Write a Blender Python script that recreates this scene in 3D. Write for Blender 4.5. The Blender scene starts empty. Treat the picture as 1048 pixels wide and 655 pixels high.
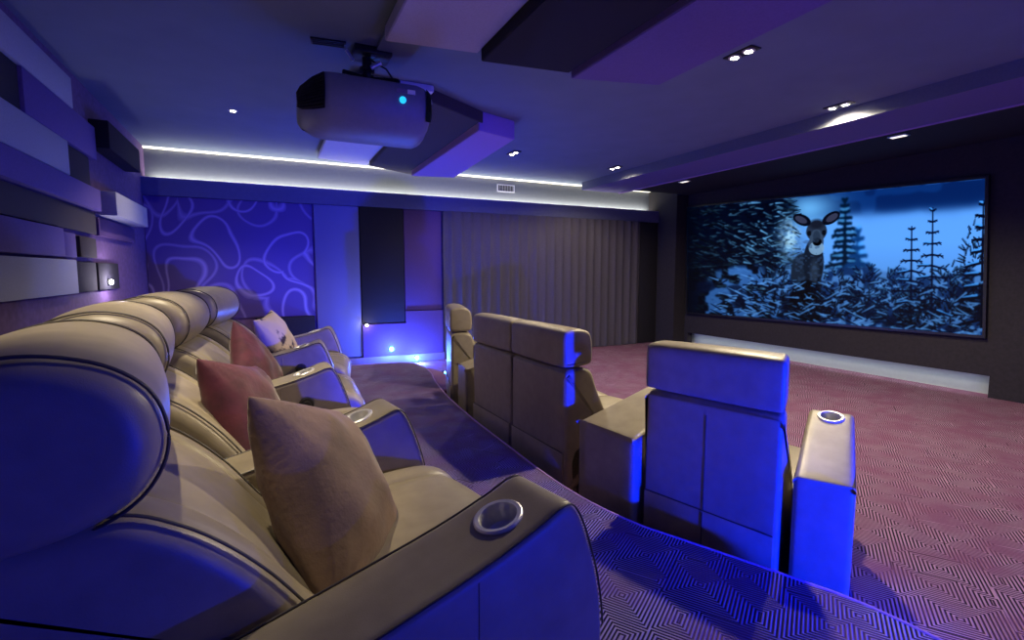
import bpy, bmesh, math, random
import numpy as np
from mathutils import Vector, Matrix

S = bpy.context.scene
C = S.collection
R = math.radians

# ------------------------------------------------------------------ camera, world, exposure
YAW, PITCH, FPX = 26.0, 5.5, 515.0
cd = bpy.data.cameras.new('camera'); cam = bpy.data.objects.new('camera', cd); C.objects.link(cam)
cd.sensor_width = 36.0; cd.lens = 36.0 * FPX / 1048.0; cd.clip_start = 0.02; cd.clip_end = 60
cam.location = (0, 0, 0); cam.rotation_euler = (R(90 - PITCH), 0, R(-YAW))
S.camera = cam
S.view_settings.view_transform = 'Standard'; S.view_settings.look = 'None'
S.view_settings.exposure = 0.0; S.view_settings.gamma = 1.0; S.view_settings.use_curve_mapping = False
w = bpy.data.worlds.new('world'); S.world = w; w.use_nodes = True
w.node_tree.nodes['Background'].inputs[0].default_value = (0.02, 0.02, 0.09, 1)
w.node_tree.nodes['Background'].inputs[1].default_value = 1.0
S.cycles.use_denoising = True
S.cycles.max_bounces = 6; S.cycles.diffuse_bounces = 4; S.cycles.glossy_bounces = 3
S.cycles.sample_clamp_indirect = 4.0; S.cycles.caustics_reflective = False; S.cycles.caustics_refractive = False

ZC, ZP, ZF = 1.64, -1.17, -1.45          # ceiling, platform, front floor (camera height is zero)
XR, XS, YW, YN = -1.38, 7.45, 8.0, -1.25  # rear wall, screen wall, far side wall, near side wall
P_DOWN = 190.0; P_TWIN = 230.0; P_BLUE = 130.0; P_SPOT = 2100.0; P_COVE = 48.0; P_STAIR = 70.0
WARM = (1.0, 0.83, 0.56); BLUE = (0.0, 0.012, 1.0)

def lamp(kind, loc, power, color, size=0.05, aim=None, spot=None, blend=0.4, sx=None, sy=None, rot=None, name=None):
    ld = bpy.data.lights.new(name or kind.lower(), kind); ld.energy = power; ld.color = color
    if kind == 'AREA':
        ld.shape = 'RECTANGLE'; ld.size = sx; ld.size_y = sy
    else:
        ld.shadow_soft_size = size
    if kind == 'SPOT':
        ld.spot_size = R(spot); ld.spot_blend = blend
    o = bpy.data.objects.new(name or (kind.lower() + '_light'), ld); C.objects.link(o); o.location = loc
    if aim is not None:
        d = Vector(aim) - Vector(loc); o.rotation_euler = d.to_track_quat('-Z', 'Y').to_euler()
    if rot is not None: o.rotation_euler = rot
    return o

# LED strips of the room: the cove over the far wall and the kick recess under the screen
lamp('AREA', (2.9, 8.20, 1.19), P_COVE, (1.0, 0.96, 0.86), sx=8.4, sy=0.02, rot=(R(165), 0, 0), name='cove_strip_light')
lamp('AREA', (7.50, 5.05, -1.27), 3.2, (0.92, 1.0, 0.95), sx=4.5, sy=0.03, rot=(R(25), 0, R(-90)), name='kick_strip_light')

# ------------------------------------------------------------------ materials
def new_mat(name):
    m = bpy.data.materials.new(name); m.use_nodes = True
    nt = m.node_tree; b = nt.nodes['Principled BSDF']
    return m, nt, b
def N(nt, t, **kw):
    n = nt.nodes.new(t)
    for k, v in kw.items(): setattr(n, k, v)
    return n
def mat(name, col, rough=0.6, metal=0.0, noise=0.0, nscale=20.0, bump=0.0, bscale=200.0, sheen=0.0, spec=0.5):
    m, nt, b = new_mat(name)
    b.inputs['Base Color'].default_value = (*col, 1); b.inputs['Roughness'].default_value = rough
    b.inputs['Metallic'].default_value = metal; b.inputs['Specular IOR Level'].default_value = spec
    if sheen: b.inputs['Sheen Weight'].default_value = sheen; b.inputs['Sheen Roughness'].default_value = 0.4
    tc = N(nt, 'ShaderNodeTexCoord')
    if noise:
        n = N(nt, 'ShaderNodeTexNoise'); n.inputs['Scale'].default_value = nscale; n.inputs['Detail'].default_value = 5
        nt.links.new(tc.outputs['Object'], n.inputs['Vector'])
        r = N(nt, 'ShaderNodeValToRGB')
        r.color_ramp.elements[0].color = (*[c * (1 - noise) for c in col], 1); r.color_ramp.elements[0].position = 0.3
        r.color_ramp.elements[1].color = (*[min(1, c * (1 + noise)) for c in col], 1); r.color_ramp.elements[1].position = 0.7
        nt.links.new(n.outputs['Fac'], r.inputs['Fac']); nt.links.new(r.outputs['Color'], b.inputs['Base Color'])
    if bump:
        n = N(nt, 'ShaderNodeTexNoise'); n.inputs['Scale'].default_value = bscale; n.inputs['Detail'].default_value = 3
        nt.links.new(tc.outputs['Object'], n.inputs['Vector'])
        bp = N(nt, 'ShaderNodeBump'); bp.inputs['Strength'].default_value = bump; bp.inputs['Distance'].default_value = 0.004
        nt.links.new(n.outputs['Fac'], bp.inputs['Height']); nt.links.new(bp.outputs['Normal'], b.inputs['Normal'])
    return m
def emis(name, col, s):
    m, nt, b = new_mat(name)
    b.inputs['Base Color'].default_value = (*col, 1); b.inputs['Emission Color'].default_value = (*col, 1)
    b.inputs['Emission Strength'].default_value = s
    return m

def math_n(nt, op, a, b=None, c=None):
    n = N(nt, 'ShaderNodeMath', operation=op)
    for i, v in enumerate((a, b, c)):
        if v is None: continue
        if isinstance(v, (int, float)): n.inputs[i].default_value = v
        else: nt.links.new(v, n.inputs[i])
    return n.outputs[0]

def carpet_mat(name, cell, period, dark, light, off):
    m, nt, b = new_mat(name)
    tc = N(nt, 'ShaderNodeTexCoord')
    mp = N(nt, 'ShaderNodeMapping'); mp.inputs['Location'].default_value = off; mp.inputs['Rotation'].default_value = (0, 0, R(12))
    nt.links.new(tc.outputs['Object'], mp.inputs['Vector'])
    nz = N(nt, 'ShaderNodeTexNoise'); nz.inputs['Scale'].default_value = 6; nz.inputs['Detail'].default_value = 1
    nt.links.new(mp.outputs['Vector'], nz.inputs['Vector'])
    v = N(nt, 'ShaderNodeTexVoronoi', voronoi_dimensions='2D', distance='MANHATTAN')
    v.inputs['Scale'].default_value = 1.0 / cell; v.inputs['Randomness'].default_value = 0.55
    nt.links.new(mp.outputs['Vector'], v.inputs['Vector'])
    d = math_n(nt, 'MULTIPLY', v.outputs['Distance'], 2 * math.pi * cell / period)
    s = math_n(nt, 'SINE', d)
    r = N(nt, 'ShaderNodeValToRGB'); e = r.color_ramp.elements
    e[0].position = 0.38; e[0].color = (*dark, 1); e[1].position = 0.62; e[1].color = (*light, 1)
    f = math_n(nt, 'MULTIPLY_ADD', s, 0.5, 0.5); nt.links.new(f, r.inputs['Fac'])
    # patches of worn and brushed pile
    n2 = N(nt, 'ShaderNodeTexNoise'); n2.inputs['Scale'].default_value = 4.5; n2.inputs['Detail'].default_value = 4
    nt.links.new(tc.outputs['Object'], n2.inputs['Vector'])
    mx = N(nt, 'ShaderNodeMix', data_type='RGBA'); 
    pr = N(nt, 'ShaderNodeValToRGB'); pr.color_ramp.elements[0].position = 0.38; pr.color_ramp.elements[1].position = 0.66
    pr.color_ramp.elements[0].color = (0, 0, 0, 1); pr.color_ramp.elements[1].color = (0.75, 0.75, 0.75, 1)
    nt.links.new(n2.outputs['Fac'], pr.inputs['Fac']); nt.links.new(pr.outputs['Color'], mx.inputs['Factor'])
    mid = [0.42 * (a + c) * k for a, c, k in zip(dark, light, (1.0, 0.62, 0.85))]
    nt.links.new(r.outputs['Color'], mx.inputs['A']); mx.inputs['B'].default_value = (*mid, 1)
    nt.links.new(mx.outputs['Result'], b.inputs['Base Color'])
    b.inputs['Roughness'].default_value = 0.85; b.inputs['Specular IOR Level'].default_value = 0.25
    fine = N(nt, 'ShaderNodeTexNoise'); fine.inputs['Scale'].default_value = 350
    nt.links.new(tc.outputs['Object'], fine.inputs['Vector'])
    h = math_n(nt, 'ADD', f, math_n(nt, 'MULTIPLY', fine.outputs['Fac'], 0.4))
    bp = N(nt, 'ShaderNodeBump'); bp.inputs['Strength'].default_value = 0.8; bp.inputs['Distance'].default_value = 0.006
    nt.links.new(h, bp.inputs['Height']); nt.links.new(bp.outputs['Normal'], b.inputs['Normal'])
    return m

def swirl_mat():
    m, nt, b = new_mat('violet_swirl_wallpaper')
    tc = N(nt, 'ShaderNodeTexCoord'); total = None
    for (sc, rad, wd, off, st) in ((1.7, 0.36, 0.05, (0.2, 0, 0.1), 1.0), (1.4, 0.42, 0.04, (0.7, 0, 0.55), 0.7)):
        nz = N(nt, 'ShaderNodeTexNoise'); nz.inputs['Scale'].default_value = 1.6; nz.inputs['Detail'].default_value = 0
        nt.links.new(tc.outputs['Object'], nz.inputs['Vector'])
        mp = N(nt, 'ShaderNodeMapping'); mp.inputs['Location'].default_value = off; mp.inputs['Scale'].default_value = (1.0, 1, 0.8)
        add = N(nt, 'ShaderNodeVectorMath', operation='MULTIPLY_ADD')
        nt.links.new(nz.outputs['Color'], add.inputs[0]); add.inputs[1].default_value = (0.7, 0.0, 0.7)
        nt.links.new(tc.outputs['Object'], add.inputs[2]); nt.links.new(add.outputs[0], mp.inputs['Vector'])
        sep = N(nt, 'ShaderNodeSeparateXYZ'); nt.links.new(mp.outputs['Vector'], sep.inputs[0])
        cmb = N(nt, 'ShaderNodeCombineXYZ'); nt.links.new(sep.outputs['X'], cmb.inputs['X']); nt.links.new(sep.outputs['Z'], cmb.inputs['Y'])
        v = N(nt, 'ShaderNodeTexVoronoi', voronoi_dimensions='2D'); v.inputs['Scale'].default_value = sc; v.inputs['Randomness'].default_value = 0.8
        nt.links.new(cmb.outputs[0], v.inputs['Vector'])
        dd = math_n(nt, 'ABSOLUTE', math_n(nt, 'SUBTRACT', v.outputs['Distance'], rad))
        ln = math_n(nt, 'MAXIMUM', math_n(nt, 'SUBTRACT', 1.0, math_n(nt, 'DIVIDE', dd, wd)), 0.0)
        ln = math_n(nt, 'MULTIPLY', ln, st)
        total = ln if total is None else math_n(nt, 'MAXIMUM', total, ln)
    mx = N(nt, 'ShaderNodeMix', data_type='RGBA'); nt.links.new(total, mx.inputs['Factor'])
    mx.inputs['A'].default_value = (0.11, 0.07, 0.26, 1); mx.inputs['B'].default_value = (0.36, 0.29, 0.60, 1)
    nt.links.new(mx.outputs['Result'], b.inputs['Base Color']); b.inputs['Roughness'].default_value = 0.45
    return m

M = {}
M['leather'] = mat('taupe_leather', (0.33, 0.285, 0.20), 0.38, noise=0.10, nscale=14, bump=0.12, bscale=420)
M['piping'] = mat('dark_piping', (0.06, 0.052, 0.045), 0.5, noise=0.1)
M['steel'] = mat('brushed_steel', (0.85, 0.85, 0.83), 0.42, metal=0.6, noise=0.05, nscale=60)
M['black'] = mat('black_plastic', (0.012, 0.012, 0.014), 0.4, noise=0.2)
M['plinth'] = mat('dark_plinth', (0.02, 0.018, 0.02), 0.7, noise=0.2)
M['ceiling'] = mat('grey_blue_ceiling_paint', (0.17, 0.215, 0.29), 0.8, noise=0.05, nscale=3)
M['wall_purple'] = mat('plum_wall_fabric', (0.16, 0.09, 0.22), 0.85, noise=0.18, nscale=25, bump=0.2, bscale=300)
M['wall_dark'] = mat('dark_brown_wall_fabric', (0.022, 0.019, 0.024), 0.9, noise=0.2, nscale=30)
M['wall_black'] = mat('black_wall_fabric', (0.010, 0.009, 0.014), 0.9, noise=0.2, nscale=30)
M['fab_grey'] = mat('light_grey_fabric', (0.42, 0.44, 0.50), 0.9, noise=0.06, nscale=80, bump=0.3, bscale=400)
M['fab_purple'] = mat('purple_fabric', (0.17, 0.115, 0.35), 0.9, noise=0.08, nscale=80, bump=0.3, bscale=400)
M['fab_mauve'] = mat('mauve_grey_fabric', (0.46, 0.43, 0.58), 0.9, noise=0.06, nscale=80, bump=0.3, bscale=400)
M['fab_plum'] = mat('deep_plum_fabric', (0.10, 0.05, 0.16), 0.9, noise=0.08, nscale=80, bump=0.3, bscale=400)
M['fab_brown'] = mat('dark_brown_fabric', (0.06, 0.05, 0.045), 0.9, noise=0.08, nscale=80, bump=0.3, bscale=400)
M['fab_black'] = mat('black_fabric', (0.012, 0.011, 0.02), 0.9, noise=0.08, nscale=80, bump=0.3, bscale=400)
M['fab_blue'] = mat('slate_blue_fabric', (0.17, 0.18, 0.34), 0.9, noise=0.06, nscale=80, bump=0.3, bscale=400)
M['fab_lilac'] = mat('lilac_fabric', (0.40, 0.24, 0.52), 0.9, noise=0.06, nscale=80, bump=0.3, bscale=400)
M['cove_grey'] = mat('cove_grey_paint', (0.15, 0.165, 0.185), 0.8, noise=0.04)
M['white'] = mat('white_paint', (0.75, 0.75, 0.74), 0.6, noise=0.03)
M['kick'] = mat('pale_green_grey_board', (0.42, 0.46, 0.43), 0.6, noise=0.03)
M['sticker'] = mat('white_sticker', (0.9, 0.9, 0.9), 0.5)
M['skirting'] = mat('violet_grey_skirting', (0.20, 0.17, 0.30), 0.5, noise=0.05)
M['soffit'] = mat('slate_soffit_paint', (0.10, 0.11, 0.20), 0.75, noise=0.05)
M['curtain'] = mat('grey_mauve_curtain', (0.17, 0.155, 0.20), 0.9, noise=0.08, nscale=60, bump=0.2, bscale=300, sheen=0.1)
M['beam'] = mat('violet_beam_fabric', (0.15, 0.12, 0.32), 0.85, noise=0.06, nscale=60)
M['beam_side'] = mat('slate_beam_side', (0.13, 0.14, 0.19), 0.85, noise=0.06, nscale=60)
M['velvet_taupe'] = mat('taupe_velvet', (0.23, 0.15, 0.10), 0.8, noise=0.30, nscale=7, bump=0.35, bscale=60, sheen=0.2)
M['velvet_red'] = mat('burgundy_velvet', (0.085, 0.012, 0.030), 0.75, noise=0.35, nscale=12, bump=0.5, bscale=30, sheen=0.25)
M['swirl'] = swirl_mat()
M['carpet_a'] = carpet_mat('aisle_carpet', 0.26, 0.0185, (0.014, 0.007, 0.03), (0.36, 0.29, 0.54), (0.3, 0.1, 0))
M['carpet_b'] = carpet_mat('front_carpet', 0.30, 0.023, (0.022, 0.007, 0.022), (0.49, 0.28, 0.44), (0.1, 0.5, 0))
M['proj'] = mat('graphite_projector_shell', (0.22, 0.23, 0.26), 0.5, noise=0.05)
M['led_line'] = emis('warm_led_line', (1.0, 0.93, 0.75), 1.6)
M['bulb'] = emis('warm_bulb', (1.0, 0.88, 0.62), 60)
M['blue_bulb'] = emis('blue_bulb', (0.05, 0.65, 1.0), 40)
M['pale_bulb'] = emis('pale_bulb', (0.9, 0.9, 1.0), 50)
M['green_led'] = emis('green_led', (0.05, 0.8, 0.15), 3)
M['cyan_led'] = emis('cyan_led', (0.02, 0.55, 0.8), 1.2)
M['glass'] = mat('dark_lens', (0.01, 0.01, 0.02), 0.05)
def patterned():
    m, nt, b = new_mat('cream_patterned_cushion')
    tc = N(nt, 'ShaderNodeTexCoord'); n = N(nt, 'ShaderNodeTexNoise'); n.inputs['Scale'].default_value = 7
    n.inputs['Detail'].default_value = 4
    nt.links.new(tc.outputs['Object'], n.inputs['Vector'])
    r = N(nt, 'ShaderNodeValToRGB'); r.color_ramp.elements[0].position = 0.37; r.color_ramp.elements[0].color = (0.05, 0.03, 0.10, 1)
    r.color_ramp.elements[1].position = 0.43; r.color_ramp.elements[1].color = (0.70, 0.56, 0.48, 1)
    nt.links.new(n.outputs['Fac'], r.inputs['Fac']); nt.links.new(r.outputs['Color'], b.inputs['Base Color'])
    b.inputs['Roughness'].default_value = 0.85
    return m
M['pattern'] = patterned()

# ------------------------------------------------------------------ mesh helpers
def link(name, me, m, parent=None, smooth=None):
    o = bpy.data.objects.new(name, me); C.objects.link(o)
    if m is not None and not me.materials: me.materials.append(m)
    if parent is not None: o.parent = parent
    return o
def finish(bm, name, smooth=None):
    bmesh.ops.recalc_face_normals(bm, faces=bm.faces)
    me = bpy.data.meshes.new(name); bm.to_mesh(me); bm.free()
    if smooth is not None:
        me.polygons.foreach_set('use_smooth', [True] * len(me.polygons)); me.set_sharp_from_angle(angle=R(smooth))
    return me
def box(bm, x0, x1, y0, y1, z0, z1, bev=0.0):
    vs = [bm.verts.new(p) for p in ((x0, y0, z0), (x1, y0, z0), (x1, y1, z0), (x0, y1, z0), (x0, y0, z1), (x1, y0, z1), (x1, y1, z1), (x0, y1, z1))]
    fs = [bm.faces.new([vs[i] for i in f]) for f in ((0, 3, 2, 1), (4, 5, 6, 7), (0, 1, 5, 4), (1, 2, 6, 5), (2, 3, 7, 6), (3, 0, 4, 7))]
    if bev:
        es = list({e for f in fs for e in f.edges}); bmesh.ops.bevel(bm, geom=es, offset=bev, segments=2, affect='EDGES', profile=0.5)
def box_me(name, *a, bev=0.0):
    bm = bmesh.new(); box(bm, *a, bev=bev); return finish(bm, name, 40 if bev else None)
def prism(bm, poly, z0, z1):                     # plan polygon raised from z0 to z1
    lo = [bm.verts.new((x, y, z0)) for x, y in poly]; hi = [bm.verts.new((x, y, z1)) for x, y in poly]
    n = len(poly); bm.faces.new(lo[::-1]); bm.faces.new(hi)
    for i in range(n): bm.faces.new((lo[i], lo[(i + 1) % n], hi[(i + 1) % n], hi[i]))
def cyl(bm, p0, p1, r0, r1=None, seg=20):
    r1 = r0 if r1 is None else r1
    p0, p1 = Vector(p0), Vector(p1); d = p1 - p0
    mt = Matrix.Translation((p0 + p1) / 2) @ d.to_track_quat('Z', 'Y').to_matrix().to_4x4()
    bmesh.ops.create_cone(bm, cap_ends=True, segments=seg, radius1=r0, radius2=r1, depth=d.length, matrix=mt)
def smooth_poly(pts, k=5):                       # closed Catmull-Rom; a point given twice stays a corner
    out = []; n = len(pts)
    for i in range(n):
        p0, p1, p2, p3 = (Vector(pts[(i + j - 1) % n]) for j in range(4))
        if (p1 - p2).length < 1e-6: continue
        for s in range(k):
            t = s / k
            q = 0.5 * ((2 * p1) + (p2 - p0) * t + (2 * p0 - 5 * p1 + 4 * p2 - p3) * t * t + (3 * p1 - p0 - 3 * p2 + p3) * t ** 3)
            if not out or (q - out[-1]).length > 1e-4: out.append(q)
    return out
def area2(p): return sum(p[i].x * p[(i + 1) % len(p)].y - p[(i + 1) % len(p)].x * p[i].y for i in range(len(p)))
def inset(poly, d):
    n = len(poly); out = []
    for i in range(n):
        a, b, c = poly[i - 1], poly[i], poly[(i + 1) % n]
        t = (c - a).normalized(); nrm = Vector((-t.y, t.x))   # inward when counter-clockwise
        out.append(b + nrm * d)
    return out
def cushion(name, pts, y0, y1, r=0.03, seams=(), k=5, puff=0.0, wedge=0.0):
    """profile pts in (u, z) swept along y, with rounded ends, stitched grooves at y in seams and a soft swelling between them"""
    poly = smooth_poly(pts, k)
    if area2(poly) < 0: poly = poly[::-1]
    st = []
    for a in range(6): 
        t = a / 5 * math.pi / 2; st.append((y0 + r * (1 - math.sin(t)), r * (1 - math.cos(t))))
    st = [(y0 + r * (1 - math.cos(a / 5 * math.pi / 2)), r * (1 - math.sin(a / 5 * math.pi / 2))) for a in range(6)]
    marks = [y0 + r] + sorted(seams) + [y1 - r]
    for a, b in zip(marks[:-1], marks[1:]):
        if a != marks[0]: st += [(a, 0.005), (a + 0.005, 0.001)]
        for q in range(1, 8):
            t = q / 8; st.append((a + (b - a) * t, -puff * math.sin(math.pi * t) ** 0.6))
        if b != marks[-1]: st += [(b - 0.005, 0.001)]
    st += [(y1 - r * (1 - math.cos(a / 5 * math.pi / 2)), r * (1 - math.sin(a / 5 * math.pi / 2))) for a in range(5, -1, -1)]
    bm = bmesh.new(); rings = []
    for y, d in st:
        q = inset(poly, d) if abs(d) > 1e-6 else poly
        rings.append([bm.verts.new((p.x, y * (1 + wedge * min(max(p.x, 0), .22)), p.y)) for p in q])
    n = len(poly)
    for ra, rb in zip(rings[:-1], rings[1:]):
        for i in range(n): bm.faces.new((ra[i], ra[(i + 1) % n], rb[(i + 1) % n], rb[i]))
    bm.faces.new(rings[0]); bm.faces.new(rings[-1][::-1])
    return finish(bm, name, 50)
def tube(bm, pts, r, seg=6, closed=False):
    P = [Vector(p) for p in pts]; n = len(P); rings = []
    for i in range(n):
        a = P[i - 1] if (i or closed) else P[0]; b = P[(i + 1) % n] if (i < n - 1 or closed) else P[-1]
        t = (b - a).normalized(); q = t.to_track_quat('Z', 'Y')
        rings.append([bm.verts.new(P[i] + q @ Vector((r * math.cos(x * 2 * math.pi / seg), r * math.sin(x * 2 * math.pi / seg), 0))) for x in range(seg)])
    rg = range(n) if closed else range(n - 1)
    for i in rg:
        ra, rb = rings[i], rings[(i + 1) % n]
        for x in range(seg): bm.faces.new((ra[x], ra[(x + 1) % seg], rb[(x + 1) % seg], rb[x]))
def piping_me(name, pts, y, r=0.004, k=5, keep=None, out=0.0):
    poly = smooth_poly(pts, k)
    if area2(poly) < 0: poly = poly[::-1]
    q = inset(poly, -out); P = [(p.x, y, p.y) for p in q if keep is None or keep(p)]
    bm = bmesh.new(); tube(bm, P, r, 6, closed=keep is None); return finish(bm, name, 60)
def thing(name, label, cat, loc=(0, 0, 0), rz=0.0, group=None):
    o = bpy.data.objects.new(name, None); C.objects.link(o); o.location = loc; o.rotation_euler = (0, 0, rz)
    o.empty_display_size = 0.1; o['label'] = label; o['category'] = cat
    if group: o['group'] = group
    return o
def tag(o, label, cat, group=None):
    o['label'] = label; o['category'] = cat
    if group: o['group'] = group
    return o
def struct(name, me, m):
    o = link(name, me, m); o['kind'] = 'structure'; return o
def sbox(name, m, *a, bev=0.0): return struct(name, box_me(name, *a, bev=bev), M[m])

# ------------------------------------------------------------------ the room
sbox('floor', 'carpet_b', XR - 0.1, XS + 0.3, YN, YW + 0.3, ZF - 0.1, ZF)
sbox('ceiling', 'ceiling', XR - 0.1, XS + 0.3, YN, YW + 0.3, ZC, ZC + 0.1)
sbox('wall_rear', 'wall_purple', XR - 0.12, XR, YN, YW + 0.3, ZF, ZC)
sbox('wall_near', 'wall_dark', XR, XS + 0.3, YN - 0.12, YN, ZF, ZC)
sbox('wall_far', 'cove_grey', XR, 7.16, YW + 0.25, YW + 0.37, ZF, ZC)
sbox('wall_far_lining', 'wall_purple', XR, 7.16, YW, YW + 0.12, ZF, 0.98)
def front_wall():
    bm = bmesh.new()
    box(bm, XS, XS + 0.12, YN, 2.72, ZF, ZC); box(bm, XS, XS + 0.12, 2.72, 7.36, -1.20, ZC); box(bm, XS, XS + 0.12, 7.36, YW + 0.3, ZF, ZC)
    box(bm, 7.16, XS, 7.45, YW + 0.37, ZF, ZC)
    return finish(bm, 'wall_front')
struct('wall_front', front_wall(), M['wall_dark'])
sbox('trim_1', 'kick', XS + 0.2, XS + 0.25, 2.6, 7.45, ZF, -1.1)                       # back board of the lit kick recess
# cove: ledge with an upstanding lip that hides the strip
def cove():
    bm = bmesh.new()
    box(bm, XR, 7.16, YW - 0.06, YW + 0.25, 0.98, 1.06)
    box(bm, XR, 7.16, YW - 0.06, YW - 0.03, 1.06, 1.20)
    return finish(bm, 'trim_2')
struct('trim_2', cove(), M['soffit'])
sbox('trim_3', 'white', XR, 7.16, YW - 0.058, YW - 0.032, 1.2005, 1.206)
sbox('trim_5', 'led_line', XR, 7.16, YW + 0.20, YW + 0.25, ZC - 0.02, ZC)
def ceiling_raft():
    bm = bmesh.new(); box(bm, 0.80, 5.25, YN, 7.9, 1.615, ZC); return finish(bm, 'ceiling_raft')
struct('ceiling_raft', ceiling_raft(), M['ceiling'])
def beam():
    bm = bmesh.new()
    box(bm, 5.25, 6.07, YN, 7.85, 1.48, ZC); return finish(bm, 'ceiling_beam')
struct('ceiling_beam', beam(), M['beam'])
sbox('ceiling_beam_side', 'beam_side', 5.242, 5.25, YN, 7.85, 1.478, 1.615)
sbox('ceiling_beam_lip', 'fab_lilac', 6.07, 6.085, YN, 7.85, 1.465, 1.50)
sbox('ceiling_dark_panel', 'wall_black', 6.085, XS, YN, 7.45, 1.475, ZC)
# platform of the back row with its curved edge, and the lower step at its far end
from math import sin, cos
EDGE = [(2.02, YN), (1.98, -0.6), (1.93, 0.2), (1.87, 0.87), (1.77, 1.17), (1.60, 1.55), (1.50, 1.78), (1.43, 2.1), (1.41, 2.5), (1.42, 2.9), (1.44, 3.67), (1.50, 4.5), (1.60, 5.2), (1.68, 5.6), (1.70, 6.0), (1.64, 6.3), (1.45, 6.42), (1.0, 6.45), (0.4, 6.45)]
def platform():
    e = [Vector(p) for p in EDGE]; sm = []
    for i in range(len(e) - 1):
        p0, p1, p2, p3 = e[max(i - 1, 0)], e[i], e[i + 1], e[min(i + 2, len(e) - 1)]
        for s in range(6):
            t = s / 6; sm.append(0.5 * ((2 * p1) + (p2 - p0) * t + (2 * p0 - 5 * p1 + 4 * p2 - p3) * t * t + (3 * p1 - p0 - 3 * p2 + p3) * t ** 3))
    sm.append(e[-1])
    poly = [(XR, YN)] + [(p.x, p.y) for p in sm] + [(XR, 6.45)]
    return poly, sm
PL, SM = platform()
bm = bmesh.new(); prism(bm, PL, ZF, ZP)
struct('floor_platform', finish(bm, 'floor_platform'), M['carpet_a'])
bm = bmesh.new(); tube(bm, [(p.x, p.y, ZP - 0.004) for p in SM], 0.009, 8)
struct('trim_4', finish(bm, 'trim_4', 60), M['fab_lilac'])
bm = bmesh.new(); prism(bm, [(1.55, 5.2), (1.85, 5.25), (2.02, 5.6), (2.05, 6.1), (1.95, 6.6), (1.5, 6.78), (0.4, 6.8), (0.4, 6.40), (1.5, 6.40)], ZF, -1.31)
struct('floor_step', finish(bm, 'floor_step'), M['carpet_b'])

# far side wall dressing
def wall_panel(name, m, x0, x1, z0, z1, t, label):
    o = link(name, box_me(name, x0, x1, YW - t, YW - 0.001, z0, z1, bev=0.008), M[m]); return tag(o, label, 'wall panel')
wall_panel('wallpaper_panel', 'swirl', XR + 0.005, 0.64, -0.65, 0.975, 0.03, 'violet wallpaper panel with glowing swirling loops behind the back row')
wall_panel('wall_panel', 'fab_black', -0.15, 0.63, -0.95, -0.655, 0.10, 'dark low panel on side wall under the swirl wallpaper')
wall_panel('wall_panel', 'fab_blue', 0.665, 1.30, -1.31, 0.975, 0.05, 'tall slate blue fabric panel right of the swirl wallpaper')
wall_panel('wall_panel', 'fab_black', 1.31, 1.975, -0.80, 0.975, 0.06, 'near-black fabric panel between slate blue and purple panels')
wall_panel('wall_panel', 'fab_plum', 1.985, 2.60, -0.62, 0.975, 0.04, 'plum fabric panel between black panel and pleated curtain')
def wains():
    bm = bmesh.new(); box(bm, 1.31, 2.60, YW - 0.07, YW - 0.001, -1.33, -0.82 + 0.0); box(bm, 1.985, 2.60, YW - 0.07, YW - 0.001, -0.82, -0.63)
    return finish(bm, 'wainscot')
tag(link('wainscot', wains(), M['fab_plum']), 'low stepped purple wainscot under the black and plum panels', 'wall panel')
sbox('baseboard_far', 'skirting', 0.64, 2.62, YW - 0.09, YW, ZF, -1.33, bev=0.006)
sbox('baseboard_rear', 'wall_dark', XR, XR + 0.03, YN, YW, ZP, ZP + 0.12)

# pleated curtain
def curtain(x0, x1, y, z0, z1, amp, per):
    bm = bmesh.new(); nx = int((x1 - x0) / 0.012); cols = []
    rnd = random.Random(4); ph = 0
    for i in range(nx + 1):
        x = x0 + (x1 - x0) * i / nx
        a = 2 * math.pi * x / per + 0.5 * math.sin(x * 2.3)
        yy = y + amp * (math.sin(a) + 0.25 * math.sin(2 * a + 1)); col = []
        for j in range(7):
            t = j / 6; z = z0 + (z1 - z0) * t
            col.append(bm.verts.new((x, yy + 0.012 * math.sin(a * 0.5 + 3 * t) * (1 - t), z)))
        cols.append(col)
    for a, b in zip(cols[:-1], cols[1:]):
        for j in range(6): bm.faces.new((a[j], b[j], b[j + 1], a[j + 1]))
    bmesh.ops.solidify(bm, geom=bm.faces[:], thickness=0.004)
    return finish(bm, 'curtain', 60)
cu = link('curtain', curtain(2.61, 6.68, YW - 0.08, ZF + 0.01, 0.975, 0.014, 0.175), M['curtain'])
tag(cu, 'grey mauve pleated curtain covering the far side wall up to the cove', 'curtain')
wall_panel('wall_panel', 'wall_black', 6.70, 7.15, ZF + 0.01, 0.975, 0.05, 'black fabric panel in corner between curtain and screen')

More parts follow.
